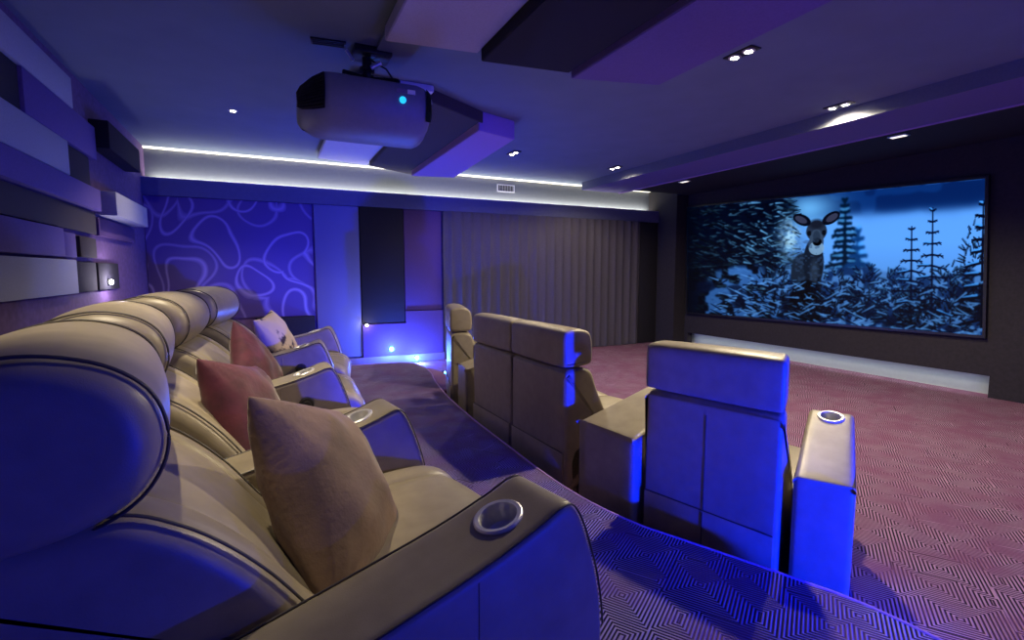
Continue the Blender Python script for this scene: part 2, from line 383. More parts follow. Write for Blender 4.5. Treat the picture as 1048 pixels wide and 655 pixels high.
# rear wall acoustic blocks (rows of padded boxes), y0, y1, z0, z1, thickness, material, label
RW = [
 (2.2, 5.30, 1.30, 1.535, .05, 'fab_grey', 'light grey acoustic block at top of rear wall under the ceiling'),
 (2.4, 4.33, 1.005, 1.295, .03, 'fab_black', 'black acoustic block behind purple one, upper left of rear wall'),
 (4.34, 5.86, 1.005, 1.295, .05, 'fab_purple', 'purple acoustic block right below topmost light grey block'),
 (2.0, 5.08, .74, 1.0, .055, 'fab_grey', 'light grey acoustic block, second grey one from the ceiling'),
 (5.09, 5.69, .735, .995, .03, 'fab_brown', 'short dark brown acoustic block beside the second grey block'),
 (2.0, 5.80, .54, .73, .07, 'fab_purple', 'long purple acoustic block directly under the second grey block'),
 (2.0, 5.76, .33, .525, .03, 'fab_brown', 'long dark brown acoustic block between two purple ones'),
 (2.0, 4.85, .11, .32, .05, 'fab_purple', 'purple acoustic block right above lowest grey block'),
 (4.86, 5.16, .11, .30, .035, 'fab_purple', 'very small purple acoustic block right of lower purple block'),
 (5.26, 5.70, .12, .29, .035, 'fab_brown', 'small square brown acoustic block near centre of rear wall'),
 (2.0, 5.06, -.17, .09, .055, 'fab_grey', 'light grey acoustic block lowest on the rear wall'),
 (5.09, 5.66, -.17, .08, .03, 'fab_black', 'small black acoustic block right of the lowest grey block'),
 (5.80, 7.20, .325, .49, .04, 'fab_plum', 'plum acoustic block under the projecting lilac grey box'),
 (5.87, 7.13, 1.12, 1.37, .15, 'fab_black', 'black acoustic box projecting far from wall near the ceiling'),
 (5.86, 7.22, .515, .735, .17, 'fab_grey', 'pale lilac grey acoustic box projecting from wall below the cove'),
]
for (y0, y1, z0, z1, t, m, lb) in RW:
    o = link('acoustic_block', box_me('acoustic_block', XR + 0.001, XR + t, y0, y1, z0, z1, bev=0.006), M[m]); tag(o, lb, 'acoustic panel')

# ceiling acoustic wedges: plan polygons hanging from ceiling
CP = [
 ([(0.775, -0.6), (1.40, -0.6), (1.40, 3.42), (0.775, 3.51)][::1], 1.52, 'fab_mauve', 'slate blue ceiling block nearest the projector mount'),
 ([(1.405, -0.6), (2.065, -0.6), (2.065, 3.28), (1.405, 3.37)], 1.45, 'fab_black', 'black ceiling block hanging between slate blue and purple ones'),
 ([(2.07, -0.6), (2.68, -0.6), (2.74, 3.08), (2.07, 3.26)], 1.405, 'fab_purple', 'purple ceiling block hanging beside the twin spotlight'),
 ([(0.715, 4.4), (1.39, 4.4), (1.42, 7.80), (0.715, 7.60)], 1.56, 'white', 'pale ceiling block behind the projector'),
 ([(1.395, 4.48), (2.05, 4.87), (2.12, 7.90), (1.395, 7.5)], 1.50, 'fab_brown', 'dark grey brown ceiling block right of the projector'),
 ([(2.00, 4.86), (2.48, 5.02), (2.64, 7.42), (2.02, 7.56)], 1.42, 'fab_lilac', 'lilac purple ceiling block farthest right behind the projector'),
]
for poly, zb, m, lb in CP:
    bm = bmesh.new(); prism(bm, poly, zb, 1.614)
    bmesh.ops.bevel(bm, geom=bm.edges[:], offset=0.006, segments=2, affect='EDGES')
    tag(link('ceiling_block', finish(bm, 'ceiling_block', 40), M[m]), lb, 'acoustic panel')

# ------------------------------------------------------------------ screen with the projected picture
def paint(W=420, H=190):
    rnd = np.random.RandomState(7)
    yy, xx = np.mgrid[0:H, 0:W]; u = xx / (W - 1); v = 1 - yy / (H - 1)     # v up
    img = np.zeros((H, W, 3))
    def put(mask, col, a=1.0):
        mk = (mask * a)[..., None]; img[:] = img * (1 - mk) + np.array(col) * mk
    def blur(a, n):
        for _ in range(n):
            a = (a + np.roll(a, 1, 0) + np.roll(a, -1, 0) + np.roll(a, 1, 1) + np.roll(a, -1, 1)) / 5
        return a
    def noise(n):
        g = rnd.rand(n, n * 2 + 1); a = v * (n - 1.001); b = u * (n * 2 - 0.001); i = a.astype(int); j = b.astype(int); fa = a - i; fb = b - j
        fa = fa * fa * (3 - 2 * fa); fb = fb * fb * (3 - 2 * fb)
        return (g[i, j] * (1 - fa) * (1 - fb) + g[np.minimum(i + 1, n - 1), j] * fa * (1 - fb) + g[i, j + 1] * (1 - fa) * fb + g[np.minimum(i + 1, n - 1), j + 1] * fa * fb)
    n1, n2, n3 = noise(9), noise(24), noise(60)
    # distant forest, snow field
    put(np.ones((H, W)), (0.04, 0.14, 0.33))
    put((n1 > 0.55).astype(float), (0.07, 0.22, 0.46), 0.6)
    field = 1 / (1 + np.exp(-(0.83 + 0.02 * (n1 - 0.5) - v) * 60)); put(field, (0.38, 0.62, 0.92))
    put(np.exp(-((u - 0.40) / 0.10) ** 2 - ((v - 0.90) / 0.12) ** 2), (0.45, 0.72, 0.92), 0.9)
    put(np.clip((0.25 - v) * 5, 0, 1), (0.03, 0.16, 0.42))
    img[:] = np.stack([blur(img[..., c], 6) for c in range(3)], -1)
    def seg(buf, x0, y0, x1, y1, w0, w1=None):
        w1 = w0 if w1 is None else w1
        asp = W / H; X = u * asp; dx, dy = (x1 - x0) * asp, y1 - y0; L = dx * dx + dy * dy + 1e-9
        xa, xb = sorted((x0, x1)); m = 0.02
        i0, i1 = max(int((xa - m) * W), 0), min(int((xb + m) * W) + 1, W)
        j0, j1 = max(int((1 - max(y0, y1) - m * 2) * H), 0), min(int((1 - min(y0, y1) + m * 2) * H) + 1, H)
        if i1 <= i0 or j1 <= j0: return
        Xs, Vs = X[j0:j1, i0:i1], v[j0:j1, i0:i1]
        t = np.clip(((Xs - x0 * asp) * dx + (Vs - y0) * dy) / L, 0, 1)
        d = np.hypot(Xs - x0 * asp - t * dx, Vs - y0 - t * dy)
        a = np.clip((w0 + (w1 - w0) * t - d) * H + 0.5, 0, 1)
        buf[j0:j1, i0:i1] = np.maximum(buf[j0:j1, i0:i1], a)
    def fir(cx, base, top, half, levels, snow=0.55, dark=(0.005, 0.02, 0.06), w=0.006, soft=0, sc=(0.30, 0.62, 0.95)):
        b = np.zeros((H, W)); s = np.zeros((H, W)); seg(b, cx, base, cx, top, w * 1.3, w * 0.5)
        for i in range(levels):
            t = (i + 0.3) / levels; y = top + (base - top) * t; L = half * (0.12 + t) * (0.8 + 0.4 * rnd.rand())
            for sd in (-1, 1):
                dx = sd * L; dy = -L * (0.5 + 0.7 * rnd.rand()) * 0.8 + 0.02
                seg(b, cx, y, cx + dx, y + dy, w, w * 0.6)
                if rnd.rand() < snow: seg(s, cx + dx * 0.25, y + dy * 0.25 + w * 1.3, cx + dx * 0.95, y + dy * 0.95 + w * 1.3, w * 0.75, w * 0.4)
                for k in range(3):
                    f = 0.35 + 0.22 * k; q = L * 0.35
                    seg(b, cx + dx * f, y + dy * f, cx + dx * f + sd * q * 0.7, y + dy * f + q * (0.9 if k % 2 else -1.2), w * 0.7, w * 0.4)
        if soft: b = blur(b, soft); s = blur(s, soft)
        put(b, dark); put(s, sc, 0.9)
    def bush(cx, base, rx, ry, n, lo=0.25, dark=(0.01, 0.04, 0.10), snow=(0.35, 0.62, 0.90), w=0.006, ps=0.5):
        for i in range(n):
            a = math.radians(rnd.uniform(0, 180)); r = rnd.rand() ** 0.6; x = cx + rx * r * math.cos(a); y = base + ry * r * math.sin(a)
            g = a + math.radians(rnd.uniform(-50, 50)); L = rnd.uniform(0.5, 1.3) * 0.030; dx, dy = L * math.cos(g) * 0.8, L * math.sin(g) * 1.3
            b = np.zeros((H, W)); seg(b, x, y, x + dx, y + dy, w, w * 0.5); put(b, dark, 0.9)
            if rnd.rand() < ps:
                b = np.zeros((H, W)); seg(b, x + dx * .2, y + dy * .2 + w * 1.5, x + dx * .9, y + dy * .9 + w * 1.5, w * 0.9, w * 0.6)
                k = rnd.uniform(0.35, 1.0) * (lo + (1 - lo) * r); put(b, tuple(q * k for q in snow), 0.9)
    # soft fir behind the deer, to the right
    fir(0.53, 0.35, 0.95, 0.06, 14, 0.35, (0.02, 0.10, 0.18), 0.016, 3, (0.25, 0.5, 0.7))
    fir(0.575, 0.30, 0.72, 0.05, 7, 0.3, (0.06, 0.22, 0.42), 0.02, 6)
    # the dark snowy mass of firs on the left
    mass = 1 / (1 + np.exp(-(0.345 + 0.06 * (n1 - 0.5) - u) * 60)); put(mass, (0.015, 0.05, 0.11))
    for i in range(900):
        x = rnd.rand() * 0.36; y = rnd.rand(); L = 0.010 + 0.020 * rnd.rand(); b = np.zeros((H, W))
        an = rnd.uniform(-1.0, 0.5); seg(b, x, y, x + L, y + L * an * 2, 0.005 * rnd.uniform(.6, 1.9), 0.003)
        br = rnd.uniform(0.15, 1.0) * (0.35 + 0.9 * math.exp(-((x - 0.27) / 0.12) ** 2)); dk = rnd.rand() < 0.42
        put(b, (0.01, 0.03, 0.07) if dk else (0.42 * br, 0.66 * br, 0.84 * br), 0.85)
    soft = np.stack([blur(img[..., c], 1) for c in range(3)], -1); img[:] = np.where((u < 0.36)[..., None], soft, img)
    glow = np.exp(-((u - 0.345) / 0.03) ** 2 - ((v - 0.68) / 0.13) ** 2) * (0.4 + 0.6 * (n3 > 0.45)); put(blur(glow, 1), (0.75, 0.90, 0.95), 0.8)
    # snow heaps low left and along the bottom
    heap = np.clip((0.55 - np.abs(u - 0.24) * 1.1 + 0.30 * (n1 - 0.5) - v) * 8, 0, 1) * (u > 0.06) * (u < 0.40)
    put(blur(heap * (n2 > 0.38), 3), (0.28, 0.50, 0.80), 0.8)
    put(blur(((v < 0.40 + 0.12 * (n1 - 0.5)) & (u > 0.30)).astype(float), 3), (0.09, 0.20, 0.38), 0.95)
    put(blur(((v < 0.42) & (n2 > 0.50) & (u > 0.3)).astype(float), 2), (0.38, 0.60, 0.88), 0.75)
    put(blur(((v < 0.30) & (n1 < 0.42)).astype(float), 4), (0.03, 0.08, 0.18), 0.8)
    # deer: body, neck, head, ears
    asp = W / H
    def ell(cx, cy, rx, ry, rot=0.0, soft=0.08):
        X = (u - cx) * asp; Y = v - cy; c, s = math.cos(rot), math.sin(rot); a = (X * c + Y * s) / (rx * asp); b = (-X * s + Y * c) / ry
        return np.clip((1 - np.hypot(a, b)) / soft, 0, 1)
    fur = (0.12, 0.16, 0.22); lf = (0.30, 0.36, 0.44)
    put(ell(0.400, 0.34, 0.052, 0.22, 0.15), fur); put(ell(0.425, 0.47, 0.036, 0.20), (0.09, 0.12, 0.17)); put(ell(0.428, 0.40, 0.020, 0.13, 0, 0.6), lf, 0.4)
    put(ell(0.435, 0.72, 0.036, 0.085), (0.16, 0.19, 0.25)); put(ell(0.435, 0.64, 0.025, 0.10), (0.22, 0.27, 0.34)); put(ell(0.435, 0.775, 0.031, 0.050, 0, 0.5), (0.10, 0.11, 0.15), 0.9)
    for sd, ex in ((-1, 0.386), (1, 0.484)):
        put(ell(ex, 0.815, 0.034, 0.044, sd * 0.5), (0.05, 0.06, 0.10)); put(ell(ex + sd * .003, 0.817, 0.023, 0.025, sd * 0.5), (0.26, 0.26, 0.34), 0.8)
        put(ell(0.435 + sd * 0.025, 0.705, 0.0075, 0.022), (0.0, 0.0, 0.005)); put(ell(0.435 + sd * 0.025, 0.712, 0.012, 0.030), (0.16, 0.2, 0.26), 0.35)
    put(ell(0.435, 0.585, 0.027, 0.055), (0.50, 0.62, 0.72), 0.9); put(ell(0.437, 0.635, 0.0155, 0.033), (0.003, 0.004, 0.01)); put(ell(0.435, 0.675, 0.013, 0.05), (0.15, 0.19, 0.25), 0.8)
    fl = (n3 > 0.62) * ell(0.415, 0.42, 0.055, 0.26); put(fl, (0.22, 0.30, 0.42), 0.5)
    # bushes and young firs in front
    put(ell(0.40, 0.14, 0.06, 0.20), (0.01, 0.02, 0.05), 0.9)
    bush(0.30, 0.02, 0.10, 0.42, 150); bush(0.50, 0.05, 0.09, 0.36, 170, ps=.6); bush(0.42, -0.02, 0.08, 0.22, 60, ps=.4)
    bush(0.60, 0.05, 0.06, 0.40, 190, ps=.45, dark=(0.02, 0.08, 0.18)); bush(0.70, 0.02, 0.07, 0.40, 170, ps=.45, dark=(0.02, 0.08, 0.18))
    bush(0.88, 0.02, 0.09, 0.44, 170, ps=.6); bush(0.97, 0.1, 0.06, 0.62, 130, ps=.45); bush(0.78, 0.0, 0.08, 0.30, 130, ps=.6)
    fir(0.755, 0.15, 0.72, 0.060, 8, 0.35, (0.02, 0.07, 0.17), 0.0075)
    fir(0.825, 0.10, 0.84, 0.070, 10, 0.35, (0.02, 0.07, 0.17), 0.0075)
    fir(0.995, 0.05, 0.86, 0.090, 11, 0.4, (0.01, 0.05, 0.12), 0.011)
    for i in range(240):
        x = 0.1 + rnd.rand() * 0.9; y = rnd.rand() ** 1.2 * 0.34; L = 0.015 + 0.03 * rnd.rand(); b = np.zeros((H, W))
        an = rnd.uniform(-0.9, 0.9); seg(b, x, y, x + L * rnd.choice([-1, 1]), y + L * an * 1.8, 0.008, 0.003)
        put(b, (0.40, 0.64, 0.92) if rnd.rand() < 0.5 else (0.01, 0.05, 0.12), 0.75)
    put(np.clip((0.05 - u) * 18, 0, 1), (0.01, 0.03, 0.06), 0.8)
    sb = np.stack([blur(img[..., c], 1) for c in range(3)], -1); k = np.clip((0.5 - v) * 6, 0, 0.7)[..., None]; img[:] = img * (1 - k) + sb * k
    img[:] *= (0.78 + 0.22 * np.clip((v - 0.15) / 0.45, 0, 1))[..., None] * np.array([0.92, 1.0, 1.07])
    return np.clip(img, 0, 1)
SCQ = [(7.34, -0.795), (2.80, -0.735), (2.90, 1.055), (7.46, 1.235)]     # (y, z) of bottom-left, bottom-right, top-right, top-left
def screen():
    t = thing('projection_screen', 'wide cinema screen showing a deer among snowy firs on the dark front wall', 'screen', (XS, 5.1, -0.8))
    W, H = 480, 210; img = paint(W, H)
    BL, BR, TR, TL = [np.array(p) for p in SCQ]
    a, b = np.meshgrid(np.linspace(0, 1, W + 1), np.linspace(0, 1, H + 1))
    P = (BL[None, None] * ((1 - a) * (1 - b))[..., None] + BR * (a * (1 - b))[..., None] + TR * (a * b)[..., None] + TL * ((1 - a) * b)[..., None])
    verts = np.stack([np.full(a.size, -0.032), P[..., 0].ravel() - 5.1, P[..., 1].ravel() + 0.8], -1)
    idx = np.arange((W + 1) * (H + 1)).reshape(H + 1, W + 1)
    f = np.stack([idx[:-1, :-1].ravel(), idx[1:, :-1].ravel(), idx[1:, 1:].ravel(), idx[:-1, 1:].ravel()], -1)
    me = bpy.data.meshes.new('picture'); me.from_pydata(verts.tolist(), [], f.tolist())
    at = me.color_attributes.new('picture', 'FLOAT_COLOR', 'CORNER')
    aa = (np.arange(W) + .5) / W; tt = aa * 5.75 / ((1 - aa) * 9.8 + aa * 5.75); fx = np.clip(tt * W - .5, 0, W - 1.001); i0 = fx.astype(int); fr = (fx - i0)[None, :, None]
    img = img[:, i0] * (1 - fr) + img[:, i0 + 1] * fr
    col = (img[::-1] ** 2.2).reshape(-1, 3); rgba = np.ones((W * H, 4, 4), np.float32); rgba[..., :3] = col[:, None, :]
    at.data.foreach_set('color', rgba.ravel())
    m, nt, bs = new_mat('projected_picture'); ca = N(nt, 'ShaderNodeVertexColor', layer_name='picture')
    bs.inputs['Base Color'].default_value = (0.003, 0.003, 0.003, 1); bs.inputs['Roughness'].default_value = 0.9; bs.inputs['Specular IOR Level'].default_value = 0.1
    nt.links.new(ca.outputs['Color'], bs.inputs['Emission Color']); bs.inputs['Emission Strength'].default_value = 1.12
    o = link('picture', me, m, t)
    bm = bmesh.new(); q = [Vector((y - 5.1, z + 0.8)) for y, z in SCQ]
    cx = sum((p for p in q), Vector((0, 0))) / 4
    for x in (0,):
        inn = q; out = [p + Vector((math.copysign(0.03, (p - cx).x), math.copysign(0.03, (p - cx).y))) for p in q]
        for i in range(4):
            j = (i + 1) % 4; pts = [inn[i], inn[j], out[j], out[i]]
            lo = [bm.verts.new((-0.05, p.x, p.y)) for p in pts]; hi = [bm.verts.new((-0.003, p.x, p.y)) for p in pts]
            bm.faces.new(lo); bm.faces.new(hi[::-1])
            for k in range(4): bm.faces.new((lo[k], lo[(k + 1) % 4], hi[(k + 1) % 4], hi[k]))
    link('frame', finish(bm, 'frame'), M['black'], t)
    bm = bmesh.new(); q2 = [bm.verts.new((-0.03, p.x, p.y)) for p in q]; q3 = [bm.verts.new((-0.004, p.x, p.y)) for p in q]
    bm.faces.new(q2); bm.faces.new(q3[::-1])
    for k in range(4): bm.faces.new((q2[k], q2[(k + 1) % 4], q3[(k + 1) % 4], q3[k]))
    link('backing_board', finish(bm, 'backing_board'), M['black'], t)
screen()

# ------------------------------------------------------------------ cinema recliners
def cut(me, cutter_me):
    a = bpy.data.objects.new('a', me); b = bpy.data.objects.new('b', cutter_me); C.objects.link(a); C.objects.link(b)
    md = a.modifiers.new('cut', 'BOOLEAN'); md.operation = 'DIFFERENCE'; md.object = b; md.solver = 'EXACT'
    dg = bpy.context.evaluated_depsgraph_get(); dg.update()
    out = bpy.data.meshes.new_from_object(a.evaluated_get(dg))
    bpy.data.objects.remove(a); bpy.data.objects.remove(b); out.set_sharp_from_angle(angle=R(50))
    return out
def cup_meshes(r=0.044):
    bm = bmesh.new()                                         # ring and bowl as one lathe, axis z, rim at z=0
    prof = [(r + 0.014, -0.004), (r + 0.014, 0.003), (r + 0.010, 0.006), (r + 0.001, 0.005), (r - 0.002, 0.0), (r - 0.003, -0.042), (r - 0.012, -0.048), (0.0005, -0.048)]
    seg = 40; rings = [[bm.verts.new((a * math.cos(2 * math.pi * i / seg), a * math.sin(2 * math.pi * i / seg), z)) for i in range(seg)] for a, z in prof]
    for ra, rb in zip(rings[:-1], rings[1:]):
        for i in range(seg): bm.faces.new((ra[i], ra[(i + 1) % seg], rb[(i + 1) % seg], rb[i]))
    return finish(bm, 'cup_holder', 40)
CUP = cup_meshes()
REAR_HEAD = [(-.18, .90), (-.205, .975), (-.275, 1.025), (-.38, 1.04), (-.50, 1.0), (-.57, .90), (-.55, .79), (-.45, .735), (-.34, .74), (-.245, .775), (-.195, .83)]
REAR_BACK = [(-.36, .765), (-.25, .762), (-.17, .72), (-.10, .66), (-.03, .58), (.04, .48), (.09, .41), (.08, .34), (-.05, .30), (-.22, .34), (-.42, .55), (-.56, .72), (-.50, .78)]
REAR_SHELL = [(-.58, .72), (-.54, .74), (-.40, .56), (-.24, .34), (-.20, .10), (-.20, .10), (-.30, .06), (-.30, .06), (-.46, .40)]
REAR_SEAT = [(.0, .40), (.10, .425), (.30, .43), (.50, .44), (.63, .43), (.70, .38), (.715, .30), (.69, .24), (.55, .22), (.0, .22)]
REAR_REST = [(.60, .24), (.68, .255), (.71, .20), (.70, .09), (.66, .05), (.60, .06)]
def arm_prof(tip, rear, z_tip, z_rear, f=1.0):
    return [(rear, .04), (rear, .04), (rear, z_rear - .04), (rear + .03, z_rear), (rear + .12, z_rear + (z_tip - z_rear) * .15), (tip - .30, z_rear + (z_tip - z_rear) * .62), (tip - .12, z_tip - .03), (tip - .03, z_tip), (tip + .01, z_tip - .02),
            (tip + .05, z_tip - .11), (tip + .085, z_tip - .23), (tip + .10, z_tip - .36), (tip + .09, z_tip - .50), (tip + .06, .04), (tip + .06, .04)]
def arm_mesh(prof, hw, cup_u, cup_z, slope, name='armrest', seams=(), wr=0.0):
    me = cushion(name, prof, -hw, hw, 0.022, k=5)
    if wr:                                        # wider towards the back
        for v in me.vertices: v.co.y *= 1 + wr * (cup_u - v.co.x)
    bm = bmesh.new(); a = Vector((math.sin(slope), 0, math.cos(slope)))
    a = Vector((-math.sin(slope), 0, math.cos(slope))); p = Vector((cup_u, 0, cup_z))
    cyl(bm, p - a * 0.075, p + a * 0.10, 0.045, seg=40)
    return cut(me, finish(bm, 'c'))
def place_cup(parent, u, z, slope, y=0.0):
    o = link('cup_holder', CUP, M['steel'], parent); o.location = (u, y, z); o.rotation_euler = (0, -slope, 0); o['label'] = 'round steel cup holder'
    return o
def prof_z(prof, u):                              # top of the arm at u
    P = smooth_poly(prof, 5); best = -9
    for a, b in zip(P, P[1:] + P[:1]):
        if (a.x - u) * (b.x - u) <= 0 and abs(a.x - b.x) > 1e-6: best = max(best, a.y + (b.y - a.y) * (u - a.x) / (b.x - a.x))
    return best
RA = arm_prof(0.56, -0.34, 0.655, 0.45)
CU = 0.42; CZ = prof_z(RA, CU); SL = math.atan2(prof_z(RA, CU + .04) - prof_z(RA, CU - .04), .08)
CACHE = {}
def get(key, fn):
    if key not in CACHE: CACHE[key] = fn()
    return CACHE[key]
def rear_arm(root, lx, ly, yaw, control=False):
    e = link('armrest', get('ra', lambda: arm_mesh(RA, 0.105, CU, CZ, SL)), M['leather'], root)
    e.location = (lx - CU * math.cos(yaw), ly - CU * math.sin(yaw), 0); e.rotation_euler = (0, 0, yaw)
    place_cup(e, CU, CZ + 0.001, SL)
    for sd in (-1, 1):
        def seam():
            bm = bmesh.new(); tube(bm, [(p.x, sd * 0.100, p.y - 0.003) for p in smooth_poly(RA, 5) if p.y > 0.30 and -0.33 < p.x], 0.0026, 6)
            return finish(bm, 'piping', 60)
        link('piping', get(('rap', sd), seam), M['piping'], e)
        def vseam():
            bm = bmesh.new(); tube(bm, [(0.30, sd * 0.1045, z) for z in (.08, .2, .35, .5, .565)], 0.0028, 6); return finish(bm, 'side_seam', 60)
        link('side_seam', get(('vs', sd), vseam), M['leather'], e)
    if control:
        def knob():
            bm = bmesh.new(); cyl(bm, (0.42, -0.125, 0.47), (0.42, -0.104, 0.47), 0.034, 0.038, 28); cyl(bm, (0.42, -0.131, 0.47), (0.42, -0.125, 0.47), 0.018, 0.02, 20)
            return finish(bm, 'control_knob', 40)
        link('control_knob', get('rk', knob), M['black'], e)['label'] = 'round black recline control'
    return e
def rear_chair(loc, rz, label):
    t = thing('cinema_recliner', label, 'armchair', loc, rz, 'recliners of the back row'); h = 0.37
    def pipes(parent, key, prof, k, y, off, r):
        for sd in (-1, 1):
            def f():
                bm = bmesh.new(); poly = smooth_poly(prof, k)
                if area2(poly) < 0: poly = poly[::-1]
                tube(bm, [(p.x, sd * y, p.y) for p in inset(poly, off)], r, 6, True); return finish(bm, 'piping', 60)
            link('piping', get((key, sd), f), M['piping'], parent)
    hd = link('headrest', get('rh', lambda: cushion('headrest', REAR_HEAD, -h - .02, h + .025, 0.06, puff=0.012, k=6)), M['leather'], t)
    pipes(hd, 'rhp', REAR_HEAD, 6, h - 0.018, -0.003, 0.0034)
    bk = link('backrest', get('rb', lambda: cushion('backrest', REAR_BACK, -h, h, 0.045, seams=(-h + .13, h - .13), puff=0.008, k=5)), M['leather'], t)
    pipes(bk, 'rbp', REAR_BACK, 5, h - 0.022, -0.004, 0.0032)
    link('back_shell', get('rs', lambda: cushion('back_shell', REAR_SHELL, -h - .01, h + .01, 0.02, k=4)), M['leather'], t)
    link('seat', get('rse', lambda: cushion('seat', REAR_SEAT, -h + .01, h - .01, 0.035, seams=(-h + .14, h - .14), puff=0.008, k=5)), M['leather'], t)
    link('footrest', get('rf', lambda: cushion('footrest', REAR_REST, -h + .02, h - .02, 0.02, k=4)), M['leather'], t)
    link('base', get('rba', lambda: box_me('base', -.24, .60, -h + .01, h - .01, .005, .25, bev=.01)), M['plinth'], t)
    return t
cups = [(0.448, 0.989), (0.291, 1.933), (0.165, 2.934), (0.215, 3.99), (0.385, 4.963)]
arot = [R(11.0), R(8.5), R(1.5), R(-6.5), R(-10.5)]
crot = [R(9.5), R(6.5), R(-3.0), R(-9.5)]
rl = ['taupe leather recliner nearest the viewer with big taupe cushion, back row',
      'second recliner from the viewer in the back row, with large burgundy cushion',
      'third recliner from the viewer in the back row, with dark red cushion',
      'farthest recliner of the back row, with patterned cream cushion']
rear = []
for i in range(4):
    a, b = Vector(cups[i]), Vector(cups[i + 1]); f = Vector((math.cos(crot[i]), math.sin(crot[i]))); o = (a + b) / 2 - f * (CU - (0, .02, .05, .02)[i])
    t = rear_chair((o.x, o.y, ZP), crot[i], rl[i]); rear.append((t, o, crot[i]))
    def local(p):
        d = Vector(p) - o; return d.x * f.x + d.y * f.y, -d.x * f.y + d.y * f.x
    lx, ly = local(a); rear_arm(t, lx, ly, arot[i] - crot[i], control=i in (2, 3))
    if i == 3: lx, ly = local(b); rear_arm(t, lx, ly, arot[4] - crot[i], control=False)

# ---- front row: upright backs seen from behind
F_HEAD = [(-.008, .875), (-.008, .97), (-.008, 1.05), (.015, 1.085), (.10, 1.095), (.18, 1.07), (.205, 1.0), (.205, .90), (.18, .868), (.10, .86), (.015, .858)]
F_BACK = [(.0, .06), (.0, .06), (.0, .40), (.0, .78), (.008, .825), (.04, .848), (.12, .850), (.20, .82), (.25, .70), (.32, .55), (.36, .42), (.34, .36), (.10, .30), (.10, .06), (.10, .06)]
F_SEAT = [(.30, .40), (.45, .425), (.80, .44), (.93, .42), (.98, .34), (.97, .24), (.80, .20), (.30, .20)]
F_REST = [(.88, .24), (.95, .25), (.98, .18), (.96, .07), (.90, .05)]
FA = [(.03, .04), (.03, .04), (.03, .54), (.045, .575), (.10, .598), (.30, .66), (.50, .722), (.60, .745), (.645, .73), (.68, .66), (.71, .55), (.73, .40), (.72, .22), (.69, .04), (.69, .04)]
FCU = .55; FCZ = prof_z(FA, FCU); FSL = math.atan2(prof_z(FA, FCU + .03) - prof_z(FA, FCU - .03), .06)
def front_chair(corner_far, corner_near, label, group='recliners of the front row', wd=0.0):
    a, b = Vector(corner_far), Vector(corner_near); mid = (a + b) / 2; d = (a - b); W = d.length; rz = math.atan2(-d.x, d.y)
    t = thing('cinema_recliner', label, 'armchair', (mid.x, mid.y, ZF), rz, group); h = W / 2 - 0.004; key = round(W, 3)
    link('headrest', get(('fh', key), lambda: cushion('headrest', F_HEAD, -h, h, 0.022, puff=0.004, k=5, wedge=wd)), M['leather'], t)
    link('backrest', get(('fb', key), lambda: cushion('backrest', F_BACK, -h, h, 0.028, puff=0.004, k=5, wedge=wd)), M['leather'], t)
    def low():
        bm = bmesh.new(); box(bm, -.012, .004, -h + .015, h - .015, .02, .315, bev=.006); return finish(bm, 'lower_back_panel', 40)
    link('lower_back_panel', get(('fl', key), low), M['leather'], t)
    if wd:
        def bs():
            bm = bmesh.new(); tube(bm, [(-.0045, 0, z) for z in (.32, .5, .65, .78)], .0025, 6); return finish(bm, 'back_seam', 60)
        link('back_seam', get('bs', bs), M['piping'], t)
        def ls():
            bm = bmesh.new(); tube(bm, [(-.013, 0, z) for z in (.03, .15, .31)], .0025, 6); return finish(bm, 'back_seam', 60)
        link('back_seam', get('ls', ls), M['piping'], t)
    def hs():
        bm = bmesh.new(); tube(bm, [(-.010, y, .318) for y in (-h + .02, 0, h - .02)], .003, 6); return finish(bm, 'cross_seam', 60)
    link('cross_seam', get(('hs', key), hs), M['piping'], t)
    link('seat', get(('fs', key), lambda: cushion('seat', F_SEAT, -h + .01, h - .01, 0.035, puff=0.008, k=5)), M['leather'], t)
    link('footrest', get(('fr', key), lambda: cushion('footrest', F_REST, -h + .02, h - .02, 0.02, k=4)), M['leather'], t)
    link('base', get(('fba', key), lambda: box_me('base', .08, .88, -h + .02, h - .02, .005, .24, bev=.01)), M['plinth'], t)
    return t, mid, rz
def front_arm(root, mid, rz, rear_pt, yaw, hw=0.098, wr=0.0, cup=True):
    key = ('fa', hw, wr)
    e = link('armrest', get(key, lambda: arm_mesh(FA, hw, FCU, FCZ, FSL, wr=wr) if cup else cushion('armrest', FA, -hw, hw, .022, k=5)), M['leather'], root)
    d = Vector(rear_pt) - mid; c, s = math.cos(rz), math.sin(rz)
    e.location = (d.x * c + d.y * s, -d.x * s + d.y * c, 0); e.rotation_euler = (0, 0, yaw - rz)
    if cup: place_cup(e, FCU, FCZ + 0.001, FSL)
    return e
f1, m1, z1 = front_chair((1.74, 2.00), (1.92, 1.34), 'blue-lit recliner nearest the viewer in front row, standing alone with two arms', wd=-.9)
front_arm(f1, m1, z1, (2.00, 1.215), R(30), wr=.25)
front_arm(f1, m1, z1, (1.615, 2.21), R(7), hw=0.15, wr=0.9)
f2, m2, z2 = front_chair((1.605, 3.30), (1.63, 2.585), 'right-hand recliner of the joined pair in the front row')
f3, m3, z3 = front_chair((1.585, 4.02), (1.605, 3.305), 'left-hand recliner of the joined pair in the front row')
f4, m4, z4 = front_chair((1.80, 5.38), (1.61, 4.66), 'farthest recliner of the front row, turned inwards beside blue lights')
front_arm(f4, m4, z4, (1.56, 4.33), R(-8), hw=0.13, wr=0.6)
front_arm(f4, m4, z4, (1.86, 5.52), R(-18))

